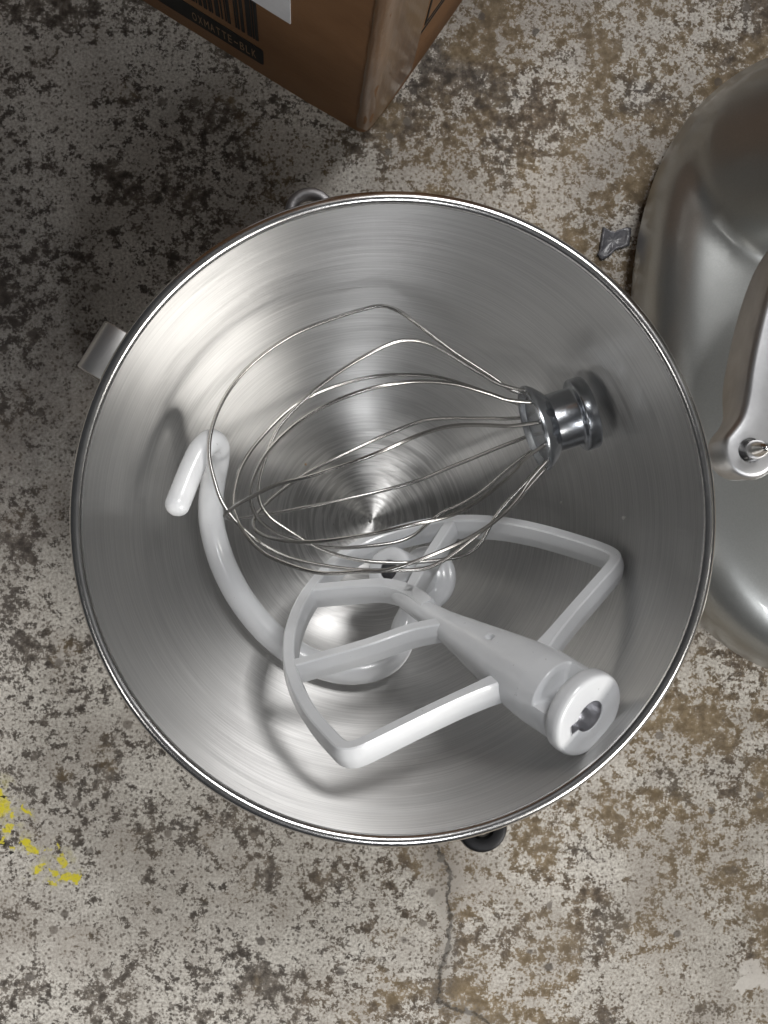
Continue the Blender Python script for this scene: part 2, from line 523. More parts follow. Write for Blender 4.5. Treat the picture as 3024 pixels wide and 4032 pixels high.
M_LUGSHADED = mat_metal("shaded_lug_metal", (0.022, 0.022, 0.023), 0.40, 0.05, 400)  # lower lug: shade and dark reflection put into the base colour
M_HANDLE = mat_metal("bright_strap_steel", (0.78, 0.77, 0.76), 0.40, 0.05, 300)

# ------------------------------------------------------------------ the slab
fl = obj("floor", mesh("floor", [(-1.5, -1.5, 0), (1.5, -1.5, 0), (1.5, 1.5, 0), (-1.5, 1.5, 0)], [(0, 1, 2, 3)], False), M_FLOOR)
fl["kind"] = "structure"

# ------------------------------------------------------------------ mixing bowl
bowl = empty("mixing_bowl", "large brushed stainless steel mixing bowl holding the whisk and white beaters", "bowl")
INNER = [(0.0004, 0.0064), (0.006, 0.0062), (0.020, 0.0060), (0.036, 0.0062), (0.047, 0.0072), (0.056, 0.0105), (0.066, 0.0175), (0.076, 0.0275),
         (0.0855, 0.040), (0.0935, 0.0545), (0.1005, 0.073), (0.1062, 0.094), (0.1100, 0.118), (0.1126, 0.142), (0.1136, 0.158), (0.1138, 0.1655)]
inn = [(p.x, p.y) for p in catmull([(r, z, 0) for r, z in INNER], 5)]
outp = []
for i, (r, z) in enumerate(inn):
    a = Vector(inn[max(i - 1, 0)]); b = Vector(inn[min(i + 1, len(inn) - 1)])
    tn = (b - a).normalized(); outp.append((r + tn.y * 0.0012, z - tn.x * 0.0012))
outp = [(max(r, 0.0004), z) for r, z in outp]
foot = [(0.0004, 0.0042), (0.050, 0.0042), (0.0505, 0.0002), (0.0525, 0.0002), (0.0535, 0.0050)]
outp = foot + [p for p in outp if p[0] > 0.058]


def lean(i, u, t, r):
    return u, r


shell = revolve_mesh("bowl_shell", (0, 0, 0), (0, 0, 1), (1, 0, 0), [(z, r) for r, z in inn] + [(z, r) for r, z in reversed(outp)], 192, close=True)
for v in shell.vertices:
    v.co.x += 0.0016 * v.co.z / 0.168
obj("bowl_shell", shell, M_BOWL, bowl)
RB = []
for k in range(20):
    a = 2 * math.pi * k / 20
    RB.append((0.1670 + 0.0021 * math.sin(a), 0.1151 + 0.0023 * math.cos(a)))
rim = revolve_mesh("rolled_rim", (0.0016, 0, 0), (0, 0, 1), (1, 0, 0), RB, 192, close=True)
for me_ in (shell, rim):      # the bowl is a touch out of round
    for v in me_.vertices:
        v.co.y = v.co.y * 1.012 + 0.0009 * v.co.z / 0.168
obj("rolled_rim", rim, M_RIM, bowl)


def lug(cx, cy, H=0.0052):
    """flat ear with a pin hole, welded to the wall of the bowl"""
    d = Vector((-cx, -cy)).normalized(); n = Vector((-d.y, d.x))
    W, L = 0.0098, (math.hypot(cx, cy) - 0.1143)
    seg = 48; V, F = [], []
    for k in range(seg):
        t = 2 * math.pi * k / seg; c, s = math.cos(t), math.sin(t)
        ro = W if c <= 0 else min(W / max(abs(s), 1e-6), L / max(c, 1e-6))
        for r, z in ((H, -0.0012), (H + 0.0010, -0.0002), (ro - 0.0016, 0.0), (ro - 0.0005, -0.0005), (ro, -0.0018), (ro, -0.0045), (H, -0.0045)):
            q = d * (c * r) + n * (s * r)
            V.append((cx + q.x, cy + q.y, 0.1315 + z))
    for k in range(seg):
        j = (k + 1) % seg
        for a in range(7):
            b = (a + 1) % 7
            F.append((k * 7 + a, k * 7 + b, j * 7 + b, j * 7 + a))
    me = mesh("lug", V, F); sharp(me, 40)
    return me


obj("lug", lug(-0.0296, 0.1196), M_LUGTOP, bowl)
obj("lug", lug(0.0374, -0.1192, 0.0036), M_LUGSHADED, bowl)
hd = Vector((-0.857, 0.515, 0)); hp = []
for r, z in ((0.1142, 0.1375), (0.119, 0.1378), (0.1255, 0.1372), (0.1300, 0.1345), (0.1316, 0.1290), (0.1316, 0.115), (0.1312, 0.085), (0.1300, 0.066), (0.1265, 0.0595), (0.119, 0.0570), (0.0962, 0.0560)):
    hp.append(hd * r + Vector((0, 0, z)))
hp = catmull(hp, 4)
tang = Vector((0.515, 0.857, 0))
obj("strap_handle", sweep_mesh("strap_handle", hp, tang, (0.0018, 0.0205), 0.0006), M_HANDLE, bowl)

# ------------------------------------------------------------------ wire whisk
LOOPS = [
 [(58.8,38.1,114.3),(51.3,38.0,118.0),(43.9,37.9,122.0),(36.5,37.8,126.3),(29.3,37.4,130.8),(22.5,36.3,135.3),(15.7,34.3,139.7),(9.4,31.9,143.2),(3.3,29.1,145.5),(-3.0,26.3,146.2),(-9.1,23.9,145.8),(-15.5,21.6,144.6),(-21.8,19.5,142.8),(-27.7,17.6,140.5),(-34.3,15.9,137.6),(-40.3,14.7,133.9),(-46.4,12.5,129.0),(-52.5,9.5,122.1),(-58.6,6.5,112.4),(-63.8,2.3,100.3),(-60.3,0.9,87.7),(-53.9,1.8,77.0),(-46.4,3.0,69.1),(-39.9,4.2,63.6),(-32.5,5.7,59.4),(-24.4,7.3,56.2),(-16.9,9.0,53.7),(-9.1,10.7,51.8),(-1.1,12.5,50.4),(6.6,14.4,49.8),(13.6,16.3,50.2),(21.2,18.8,52.1),(27.6,21.5,55.4),(33.6,24.1,59.5),(40.3,26.8,64.1),(46.5,29.4,68.8),(52.7,32.0,73.5),(58.7,34.3,78.2),(60.2,34.9,79.4)],
 [(61.6,30.3,113.5),(56.8,25.1,116.7),(51.9,20.0,120.3),(46.4,15.3,124.3),(40.6,11.1,128.6),(34.8,7.3,133.0),(29.1,4.2,137.2),(22.9,1.9,140.7),(16.6,0.3,142.9),(10.1,-1.1,143.7),(3.9,-2.5,143.3),(-2.0,-3.9,142.2),(-8.0,-5.2,140.4),(-14.3,-6.2,138.1),(-20.7,-7.2,135.2),(-26.9,-7.9,131.4),(-33.5,-8.1,126.6),(-39.6,-7.6,120.2),(-46.0,-6.3,111.6),(-51.8,-3.2,101.0),(-51.9,1.9,89.8),(-47.8,7.1,79.9),(-42.9,11.8,72.4),(-37.5,15.9,66.9),(-31.6,19.9,62.7),(-25.0,23.8,59.3),(-18.6,27.1,56.7),(-11.6,30.6,54.7),(-4.8,33.9,53.2),(2.3,37.2,52.4),(9.5,40.3,52.5),(15.9,42.8,54.0),(22.2,44.6,56.9),(28.5,45.0,60.8),(35.2,44.9,65.1),(42.2,44.5,69.7),(48.8,44.2,74.2),(55.2,43.8,78.7),(56.8,43.8,79.8)],
 [(64.6,23.7,108.6),(59.6,16.6,111.0),(54.7,9.9,113.7),(48.8,3.9,116.7),(42.4,-1.1,120.0),(35.4,-5.3,123.3),(28.1,-8.9,126.2),(20.8,-12.0,128.1),(13.3,-14.9,128.9),(5.6,-17.6,128.6),(-1.7,-19.4,127.7),(-9.0,-19.6,126.2),(-16.8,-20.2,124.3),(-24.6,-20.4,121.8),(-32.0,-19.0,118.8),(-39.5,-16.6,115.2),(-47.0,-13.3,111.0),(-53.1,-8.0,106.2),(-57.8,-1.4,100.9),(-60.6,5.9,95.4),(-60.2,13.9,89.9),(-58.1,22.0,84.8),(-54.2,29.2,80.5),(-49.1,35.9,76.9),(-43.1,42.7,73.9),(-36.6,48.7,71.5),(-29.2,53.4,69.6),(-21.5,57.0,68.2),(-13.1,59.9,67.3),(-4.8,62.0,67.1),(3.6,63.1,67.9),(11.9,63.1,69.9),(20.2,62.6,72.7),(28.3,61.0,75.8),(36.0,58.4,78.9),(43.8,55.4,81.8),(51.4,52.4,84.5),(59.2,49.3,86.9),(61.1,48.5,87.4)],
 [(66.6,21.4,100.3),(60.6,13.9,101.0),(54.4,6.9,101.7),(47.1,0.8,102.5),(39.7,-5.0,103.3),(32.3,-10.8,104.0),(24.7,-16.1,104.5),(16.7,-19.4,104.7),(7.8,-19.9,104.7),(-1.6,-19.9,104.5),(-11.1,-19.6,104.2),(-20.1,-18.5,103.7),(-29.3,-16.9,103.2),(-38.2,-14.6,102.5),(-46.5,-10.6,101.7),(-53.8,-5.3,100.8),(-60.2,0.9,99.8),(-65.3,8.4,98.7),(-68.3,17.2,97.7),(-70.3,26.2,96.8),(-69.9,35.5,95.8),(-67.3,44.4,94.8),(-63.1,52.8,93.9),(-57.7,60.2,93.1),(-51.0,66.8,92.5),(-43.5,72.6,92.0),(-35.3,77.6,91.6),(-26.6,81.5,91.4),(-17.7,84.8,91.3),(-8.5,87.7,91.4),(0.4,89.5,91.8),(8.2,87.1,92.3),(15.7,81.5,92.9),(23.6,75.4,93.5),(31.4,69.6,94.0),(39.2,64.5,94.6),(46.9,59.5,95.1),(54.6,54.2,95.6),(56.5,52.9,95.7)],
 [(55.2,52.2,105.4),(48.1,55.6,107.0),(41.1,59.1,108.7),(34.1,62.9,110.5),(27.3,66.7,112.4),(20.4,70.1,114.4),(13.3,72.0,116.4),(6.1,71.6,118.2),(-0.9,68.9,119.3),(-7.7,65.4,119.7),(-14.5,61.4,119.4),(-20.8,57.1,118.6),(-26.6,52.6,117.5),(-32.4,47.6,116.0),(-37.6,42.5,114.2),(-42.3,36.9,112.1),(-45.4,30.4,109.6),(-48.0,23.3,106.4),(-49.9,15.9,102.6),(-49.8,8.5,98.2),(-46.1,2.3,93.7),(-39.8,-2.4,89.6),(-33.2,-6.6,86.4),(-26.5,-10.7,83.8),(-19.1,-13.7,81.8),(-11.5,-15.8,80.0),(-3.4,-17.1,78.6),(4.9,-17.6,77.5),(13.1,-17.6,76.7),(21.4,-17.1,76.3),(29.4,-16.1,76.5),(37.0,-14.3,77.6),(42.9,-10.1,79.3),(46.6,-3.3,81.3),(50.6,3.8,83.5),(55.7,10.0,85.7),(60.9,15.8,87.9),(65.9,21.5,90.1),(67.2,22.8,90.6)],
 [(57.7,46.7,111.4),(50.3,48.7,114.0),(43.0,50.6,117.1),(35.5,52.4,120.6),(28.3,53.8,124.4),(20.9,54.3,128.3),(13.8,54.2,132.0),(6.7,53.5,135.0),(-0.1,52.3,136.8),(-7.1,50.7,137.2),(-13.6,48.6,136.5),(-20.1,46.1,135.2),(-26.3,43.1,133.2),(-32.1,39.7,130.7),(-37.6,35.7,127.5),(-42.8,31.0,123.6),(-47.3,25.8,118.8),(-50.8,19.5,112.9),(-53.1,13.0,106.0),(-53.0,6.3,98.3),(-49.7,0.1,90.6),(-43.9,-4.5,83.4),(-36.8,-7.3,77.4),(-29.7,-9.6,72.5),(-22.8,-11.0,68.7),(-14.7,-11.5,65.5),(-6.9,-11.1,62.9),(1.7,-10.3,60.9),(9.9,-8.9,59.5),(17.2,-5.8,58.7),(23.3,-0.6,59.0),(29.1,3.9,60.6),(35.9,7.0,63.5),(42.1,10.6,67.3),(47.9,15.1,71.5),(53.1,20.1,75.6),(58.5,24.9,79.7),(64.1,29.2,83.7),(65.4,30.2,84.6)],
]

whisk = empty("wire_whisk", "stainless wire whisk with a shiny zinc hub lying across the bowl", "whisk", (0, 0, 0))
CO = Vector((62.9, 38.2, 98.0)) * MM; CF = Vector((85.3, 45.1, 97.0)) * MM
AX = (CF - CO).normalized()


def into_collar(p):           # the wire's last bit, seated in its socket
    w_ = p - CO; r_ = w_ - AX * w_.dot(AX)
    return CO + r_.normalized() * 0.0150 + AX * 0.0035


for lp in LOOPS:
    P = [Vector(p) * MM for p in lp]
    P = catmull([into_collar(P[0])] + P[1:-1] + [into_collar(P[-1])], 3)
    obj("wire", tube_mesh("wire", P, 0.00082, 10), M_WIRE, whisk)
CO = Vector((62.9, 38.2, 98.0)) * MM; CF = Vector((85.3, 45.1, 97.0)) * MM
AX = (CF - CO).normalized()


def dimple(i, u, t, r):
    if 0.0035 < u < 0.0068:
        k = (t / (2 * math.pi) * 12) % 1.0
        if abs(k - 0.5) < 0.17:
            r -= 0.0005 * (1 - (abs(k - 0.5) / 0.17) ** 2)
    return u, r


COLL = [(0.0016, 0.0030), (0.0016, 0.0135), (0.0004, 0.0148), (-0.0004, 0.0166), (-0.0002, 0.0177), (0.0003, 0.0182), (0.0010, 0.0183), (0.0018, 0.0181), (0.0026, 0.0176),
        (0.0034, 0.0171), (0.0042, 0.0165), (0.0050, 0.0158), (0.0058, 0.0150), (0.0066, 0.0142), (0.0074, 0.0132), (0.0080, 0.0124)]
clm = revolve_mesh("collar", CO, AX, (0, 0, 1), COLL, 144, rfun=dimple, cap0=True); sharp(clm, 24)
obj("collar", clm, M_ZINC, whisk)
SHK = [(0.0070, 0.0122), (0.0178, 0.0122), (0.0184, 0.0125), (0.0188, 0.0134), (0.0189, 0.0146), (0.0193, 0.0152), (0.0200, 0.0154), (0.0240, 0.0154), (0.0246, 0.0152),
       (0.0249, 0.0146), (0.0249, 0.0062), (0.0243, 0.0056), (0.0150, 0.0054)]
sm = revolve_mesh("shank", CO, AX, (0, 0, 1), SHK, 96, cap1=True); sharp(sm, 50)
obj("shank", sm, M_ZINC, whisk)

# ------------------------------------------------------------------ flat beater
U = Vector((-0.5784, 0.3614, -0.7314)).normalized(); W = Vector((-0.7884, -0.478, 0.3873)); W = (W - U * W.dot(U)).normalized(); NN = U.cross(W)
HB = Vector((0.0742, -0.0726, 0.158))


def pb(u, v, n=0.0):
    return HB + U * (u * MM) + W * (v * MM) + NN * (n * MM)


beater = empty("flat_beater", "white coated flat beater leaning with its slotted hub against the bowl wall", "beater")
FR = [(33.5, 1.5), (38.0, 12.0), (42.3, 26.7), (46.1, 42.2), (49.5, 57.8), (52.0, 68.5), (54.2, 72.4), (57.6, 74.0), (64.7, 73.4), (78.5, 71.3), (94.3, 66.9), (107.7, 61.0), (119.2, 53.6), (129.5, 44.3),
      (138.4, 33.1), (145.0, 21.0), (150.2, 6.2), (151.0, -8.6), (146.7, -23.6), (139.0, -37.5), (127.8, -49.9), (113.4, -59.4), (96.7, -66.0), (78.6, -70.6),
      (64.6, -73.2), (57.6, -73.4), (54.2, -71.6), (52.0, -67.0), (48.4, -52.5), (43.4, -32.2), (38.4, -14.0), (36, -7)]
fpts = catmull([pb(u, v) for u, v in FR], 6)
nf = len(fpts)
fs = []
for i in range(nf):
    e = min(i, nf - 1 - i) / 14.0
    fs.append((0.0066 + 0.0075 * max(0, 1 - e) ** 2, 0.0108))
fm = sweep_mesh("frame", fpts, NN, fs, section=cast_section); sharp(fm, 28)
obj("frame", fm, M_WHITE, beater)


def cross(pts, w0, w1, h=0.0102):
    q = catmull([pb(*p) for p in pts], 6)
    n = len(q)
    me = sweep_mesh("crossbar", q, NN, [(w0 + (w1 - w0) * i / (n - 1), h) for i in range(n)], section=cast_section); sharp(me, 28)
    return me


obj("crossbar", cross([(80, 1.0), (88, 13), (94.8, 29.8), (102, 44.5), (109.3, 59.0)], 0.0068, 0.0064), M_WHITE, beater)
obj("crossbar", cross([(107, -1), (115, -15), (122, -29), (130.6, -46.5)], 0.0066, 0.0064), M_WHITE, beater)
obj("crossbar", cross([(95, -1.5), (104, -2.6), (112.5, -1.6), (121, 2.0), (130.1, 10.5), (142.6, 23.6)], 0.0090, 0.0068), M_WHITE, beater)

# stem with hub, drive slot and pin hole: one casting
NSEG = 120
SP = []
for u, r in ((0.122, 0.0016), (0.116, 0.0028), (0.110, 0.0038), (0.098, 0.0047), (0.084, 0.0060), (0.070, 0.0083), (0.056, 0.0108), (0.042, 0.0132), (0.032, 0.0146), (0.0245, 0.0153),):
    SP.append((u, r))
q = catmull([(u, r, 0) for u, r in SP], 14)
SP = [(p.x, p.y) for p in q]
# slot region and disc
u = 0.0240
while u > 0.0072:
    SP.append((u, 0.0153)); u -= 0.0004
SP += [(0.0072, 0.0162), (0.0066, 0.0168), (0.0050, 0.0171), (0.0030, 0.0171), (0.0014, 0.0169), (0.0005, 0.0164), (0.0001, 0.0157), (0.0, 0.0140), (0.0, 0.0120), (0.0, 0.0100)]
nface = len(SP)
SP += [(0.0, -1.08), (0.0001, -1.02), (0.0006, -1.0), (0.003, -1.0), (0.0055, -1.0), (0.008, -1.0)]


def bore(t):
    c, s = math.cos(t + math.radians(90)), math.sin(t + math.radians(90))
    ext = 0.0
    if c > 0:
        ext = min(0.0098 / c, 0.0024 / max(abs(s), 1e-6))
    return max(0.0064, ext)


def smooth(a, b, x):
    x = max(0.0, min(1.0, (x - a) / (b - a))); return x * x * (3 - 2 * x)


HUV = (0.0520, -0.0011)


def hubf(i, u, t, r):
    # t = 0 looks along the beater's normal towards the camera side, t = 90deg towards v+
    if r < 0:
        return u, bore(t) * (-r)
    if i >= nface - 3 and i < nface:
        return u, r
    a = (t + math.pi) % (2 * math.pi) - math.pi
    if 0.0074 < u < 0.0240:
        win = smooth(math.radians(-66), math.radians(-56), a) * (1 - smooth(math.radians(18), math.radians(30), a))
        ed = smooth(0.0074, 0.0082, u) * (1 - smooth(0.0146, 0.0162, u))
        r = r - win * ed * 0.0096
    # pin hole
    v = r * math.sin(a)
    if abs(a) < 1.5 and abs(u - HUV[0]) < 0.004:
        d = math.hypot((u - HUV[0]) / 1.25, v - HUV[1])
        r -= 0.0030 * (1 - smooth(0.0009, 0.0016, d))
    return u, r


# the revolve axis runs from hub to tip, u measured from the hub face
hub = revolve_mesh("stem", HB, U, NN, SP, NSEG, rfun=hubf, midx=lambda i: 1 if i >= nface + 2 else 0, cap0=True, cap1=True)
sharp(hub, 55)
obj("stem", hub, [M_WHITE, M_BORE], beater)

# ------------------------------------------------------------------ dough hook
hook = empty("dough_hook", "white coated curved dough hook lying under the beater and whisk", "dough hook")
HF = Vector((5.3, -21.2, 60.0)) * MM; HL = Vector((25.2, -26.6, 32.0)) * MM
HP = [(25.5, -27.0, 30.0), (24.5, -31.5, 26.5), (19.6, -39.3, 24.5), (15.2, -48.0, 25.0), (12.6, -57.3, 29.0), (6.4, -64.0, 33.5), (-4.3, -67.6, 36.0), (-17.0, -67.2, 36.0), (-32.2, -61.6, 36.0),
      (-46.6, -50.8, 36.5), (-58.8, -36.1, 37.5), (-67.0, -20.5, 40.0), (-71.6, -4.9, 45.0), (-72.3, 7.3, 52.0), (-70.6, 18.0, 61.0), (-68.6, 25.8, 70.0), (-68.0, 31.2, 78.5),
      (-70.2, 33.2, 85.2), (-74.0, 29.6, 89.3), (-77.6, 22.0, 91.9), (-81.6, 11.5, 94.5), (-83.3, 6.8, 96.3)]
hpts = catmull([Vector(p) * MM for p in HP], 7)
nh = len(hpts); hr = []
for i in range(nh):
    f = i / (nh - 1)
    hr.append(0.0048 + 0.0014 * smooth(0.0, 0.25, f) - 0.0010 * smooth(0.40, 0.75, f))
obj("arm", tube_mesh("arm", hpts, hr, 28, round_ends='end'), M_WHITE, hook)
ha = (HF - HL).normalized(); hl = (HF - HL).length
# base flange
FLN = [(-0.0040, 0.0060), (-0.0034, 0.0105), (-0.0020, 0.0138), (0.0002, 0.0150), (0.0022, 0.0151), (0.0034, 0.0145), (0.0040, 0.0128), (0.0050, 0.0105), (0.0075, 0.0096)]
obj("flange", revolve_mesh("flange", HL, ha, (0, 0, 1), FLN, 72, cap0=True, cap1=True), M_WHITE, hook)
HUB = [(0.0060, 0.0094), (0.0110, 0.0090), (hl * 0.55, 0.0092), (hl - 0.0040, 0.0104), (hl - 0.0016, 0.0106), (hl - 0.0004, 0.0102), (hl, 0.0094), (hl, 0.0070), (hl, 0.0047), (hl - 0.0003, 0.0044), (hl - 0.001, 0.0043), (hl - 0.014, 0.0043)]
hm = revolve_mesh("hub", HL, ha, (0, 0, 1), HUB, 72, cap1=True, midx=lambda i: 1 if i >= 10 else 0); sharp(hm, 60)
obj("hub", hm, [M_WHITE, M_BORE], hook)

# ------------------------------------------------------------------ stand mixer at the right
mixer = empty("stand_mixer", "silver metallic stand mixer standing beside the steel bowl", "stand mixer", (0.255, 0.075, 0))
ML = Vector((0.255, 0.075, 0))


def superellipse(cx, cy, hx, hy, n, z, seg=96):
    out = []
    for k in range(seg):
        t = 2 * math.pi * k / seg; c, s = math.cos(t), math.sin(t)
        out.append((cx + hx * math.copysign(abs(c) ** (2 / n), c), cy + hy * math.copysign(abs(s) ** (2 / n), s), z))
    return out


def loft(rings, V, F):
    base = len(V); seg = len(rings[0])
    for r in rings:
        V.extend(r)
    for i in range(len(rings) - 1):
        for k in range(seg):
            j = (k + 1) % seg
            F.append((base + i * seg + k, base + i * seg + j, base + (i + 1) * seg + j, base + (i + 1) * seg + k))
    F.append(tuple(base + k for k in range(seg))[::-1])
    F.append(tuple(base + (len(rings) - 1) * seg + k for k in range(seg)))


V, F = [], []
BR = [(0.001, 0.004), (0.0, 0.008), (0.0, 0.020), (0.0015, 0.032), (0.005, 0.042), (0.011, 0.049), (0.020, 0.0525), (0.040, 0.0550), (0.075, 0.057), (0.110, 0.058)]
loft([superellipse(0, 0, 0.131 - o, 0.155 - o, 2.7, z) for o, z in BR], V, F)
CRS = [(0.112, 0.058, 0.088, 0.036), (0.107, 0.056, 0.088, 0.058), (0.095, 0.053, 0.087, 0.080), (0.081, 0.051, 0.085, 0.106), (0.069, 0.050, 0.083, 0.140),
       (0.061, 0.050, 0.081, 0.18), (0.057, 0.052, 0.078, 0.24), (0.057, 0.056, 0.074, 0.30), (0.058, 0.06, 0.070, 0.345)]
CRS2 = [tuple(p) for p in CRS]
loft([superellipse(0, yc, hx, hy, 2.4, z) for hx, hy, yc, z in CRS2], V, F)
HDR = [(0.020, 0.020, -0.118), (0.045, 0.042, -0.108), (0.058, 0.055, -0.085), (0.064, 0.061, -0.045), (0.067, 0.064, 0.01), (0.072, 0.064, 0.07), (0.070, 0.062, 0.135), (0.058, 0.052, 0.180), (0.032, 0.028, 0.200)]
rings = []
for hx, hz, y in HDR:
    rings.append([(x, y, 0.355 + zz) for x, zz, _ in superellipse(0, 0, hx, hz, 2.5, 0)])
loft(rings, V, F)
raw = mesh("mixer_raw", V, F)
tmp = bpy.data.objects.new("body_tmp", raw); COL.objects.link(tmp)
md = tmp.modifiers.new("r", 'REMESH'); md.mode = 'VOXEL'; md.voxel_size = 0.0030; md.use_smooth_shade = True
md = tmp.modifiers.new("s", 'SMOOTH'); md.factor = 0.5; md.iterations = 16
dg = bpy.context.evaluated_depsgraph_get()
bm_me = bpy.data.meshes.new_from_object(tmp.evaluated_get(dg))
bpy.data.objects.remove(tmp); bpy.data.meshes.remove(raw)
bm_me.name = "body"
bm_me.polygons.foreach_set("use_smooth", [True] * len(bm_me.polygons))
bm_me.materials.clear()
obj("body", bm_me, M_PAINT, mixer)
for sx in (-1, 1):
    for y in (-0.105, 0.115):
        obj("rubber_foot", revolve_mesh("rubber_foot", (sx * 0.085, y, 0), (0, 0, 1), (1, 0, 0), [(0, 0.010), (0.004, 0.011), (0.008, 0.011)], 24, cap0=True, cap1=True), M_CHIP, mixer)

LEFT = [(222, 131), (197, 131), (181, 128), (168, 121.5), (158, 113), (151, 103.5), (146.2, 93), (142.2, 80.5), (139.2, 68.5), (137.0, 57.5), (135.6, 47.5), (133.6, 40.2), (130.6, 35.6)]
RIGHT = [(148.6, 31.5), (150.2, 37.5), (153.0, 48), (155.6, 60), (159, 72), (164.5, 84.5), (172.5, 96), (183, 104.5), (197, 109.5), (222, 110)]


def bowl_arm(side):
    out = [(p.x, p.y) for p in catmull([(x, y, 0) for x, y in LEFT], 4)]
    for k in range(1, 24):
        t = math.radians(142 + (382 - 142) * k / 24)
        out.append((138.0 + 11.4 * math.cos(t), 27.2 + 11.4 * math.sin(t)))
    out += [(p.x, p.y) for p in catmull([(x, y, 0) for x, y in RIGHT], 4)]
    P = [Vector(((x - 255.0) * side, y - 75.0)) * MM for x, y in out]
    n = len(P)
    # make the normals point outward
    area = sum(P[k].x * P[(k + 1) % n].y - P[(k + 1) % n].x * P[k].y for k in range(n))
    N = []
    for k in range(n):
        tn = (P[(k + 1) % n] - P[k - 1]).normalized()
        N.append(Vector((tn.y, -tn.x)) if area > 0 else Vector((-tn.y, tn.x)))
    bm = bmesh.new(); loops = []

    def zb(y):
        return 0.1170 + 0.0120 * (1 - smooth(0.034 - 0.075, 0.052 - 0.075, y))
    for ins, top, dz in ((0.0020, 0, 0.0), (0.0, 0, 0.0020), (0.0, 1, -0.0024), (0.0006, 1, -0.0010), (0.0015, 1, -0.00025), (0.0026, 1, 0.0)):
        ring = []
        for p, nn_ in zip(P, N):
            q = p - nn_ * ins
            ring.append(bm.verts.new((q.x, q.y, (0.150 if top else zb(p.y)) + dz)))
        loops.append(ring)
    for A, B in zip(loops, loops[1:]):
        for k in range(n):
            j = (k + 1) % n
            bm.faces.new((A[k], A[j], B[j], B[k]))
    bm.faces.new(loops[0][::-1])
    # top face with the pin hole
    hole, deep = [], []
    for k in range(32):
        t = 2 * math.pi * k / 32; c = Vector(((137.6 - 255) * side, 27.0 - 75)) * MM
        hole.append(bm.verts.new((c.x + 0.0048 * math.cos(t), c.y + 0.0048 * math.sin(t), 0.150)))
        deep.append(bm.verts.new((c.x + 0.0048 * math.cos(t), c.y + 0.0048 * math.sin(t), 0.146)))
    ed = []
    for ring in (loops[-1], hole):
        for k in range(len(ring)):
            a_, b_ = ring[k], ring[(k + 1) % len(ring)]
            e = bm.edges.get((a_, b_)) or bm.edges.new((a_, b_)); ed.append(e)
    bmesh.ops.triangle_fill(bm, use_beauty=True, use_dissolve=False, edges=ed)
    for k in range(32):
        j = (k + 1) % 32
        bm.faces.new((hole[k], hole[j], deep[j], deep[k]))
    bm.faces.new(deep)
    bmesh.ops.recalc_face_normals(bm, faces=bm.faces)
    me = bpy.data.meshes.new("bowl_arm"); bm.to_mesh(me); bm.free()
    me.polygons.foreach_set("use_smooth", [True] * len(me.polygons)); sharp(me, 40)
    return me


for side in (1, -1):
    arm_o = obj("bowl_arm", bowl_arm(side), M_CAST, mixer)
    c = Vector(((137.6 - 255) * side, 27.0 - 75, 0)) * MM
    pin = revolve_mesh("locating_pin", c, (0, 0, 1), (1, 0, 0), [(0.1440, 0.0036), (0.1575, 0.0036), (0.1620, 0.0031), (0.1665, 0.0020), (0.1683, 0.0012), (0.1688, 0.0005)], 40, cap0=True, cap1=True)
    obj("locating_pin", pin, M_RIM, arm_o)
cm = prism_mesh("bowl_carriage", [(-0.036, 0.036), (0.036, 0.036), (0.036, 0.062), (-0.036, 0.062)], 0.112, 0.152, 0.004)
obj("bowl_carriage", cm, M_CAST, mixer)

# ------------------------------------------------------------------ cardboard box
box = empty("cardboard_box", "brown cardboard box with black print and a barcode at the top edge", "box", (-0.0015, 0.1838, 0))
DL = Vector((-0.8565, 0.5161, 0)); DR = Vector((0.5695, 0.8220, 0))
LL, LR, BH = 0.34, 0.30, 0.38  # carton height, unseen at the top, raised to shade the floor at left
NL = Vector((-0.5161, -0.8565, 0)); NR = Vector((0.8220, -0.5695, 0))


def box_ring(z, rc, push):
    corners = [DL * LL, Vector((0, 0, 0)), DR * LR, DL * LL + DR * LR]
    out = []
    for k in range(4):
        p, c, n = corners[k - 1], corners[k], corners[(k + 1) % 4]
        a = (p - c).normalized(); b = (n - c).normalized()
        r = rc if k == 1 else 0.006
        for i in range(7):
            f = i / 6
            # quadratic corner
            q = (c + a * r) * (1 - f) ** 2 + c * 2 * f * (1 - f) + (c + b * r) * f ** 2
            if k == 1 and push:
                q = q + (a + b).normalized() * push
            out.append(Vector((q.x, q.y, z)))
        nx = corners[(k + 1) % 4]
        for i in range(1, 12):
            f = i / 12
            s = (c + b * r) * (1 - f) + (nx - b * (0.006 if (k + 1) % 4 != 1 else rc)) * f
            out.append(Vector((s.x, s.y, z)))
    return out


V, F = [], []
zs = [0.0, 0.001, 0.003, 0.006, 0.010, 0.015, 0.022, 0.030, 0.045, 0.065, 0.09, 0.12, 0.16, 0.22, 0.30, 0.376, 0.38]
loft([[tuple(p) for p in box_ring(z, 0.0030 + 0.003 * math.exp(-z / 0.012), 0.0012 * math.exp(-z / 0.004) + 0.0008 * math.sin(z * 170) * math.exp(-z / 0.05))] for z in zs], V, F)
bme = mesh("carton", V, F); sharp(bme, 40)
obj("carton", bme, M_CARD, box)


def on_left(s, z, o=0.0006):      # millimetres along the left face from the near corner, and up
    return DL * (s * MM) + Vector((0, 0, z * MM)) + NL * o


def on_right(s, z, o=0.0006):
    return DR * (s * MM) + Vector((0, 0, z * MM)) + NR * o


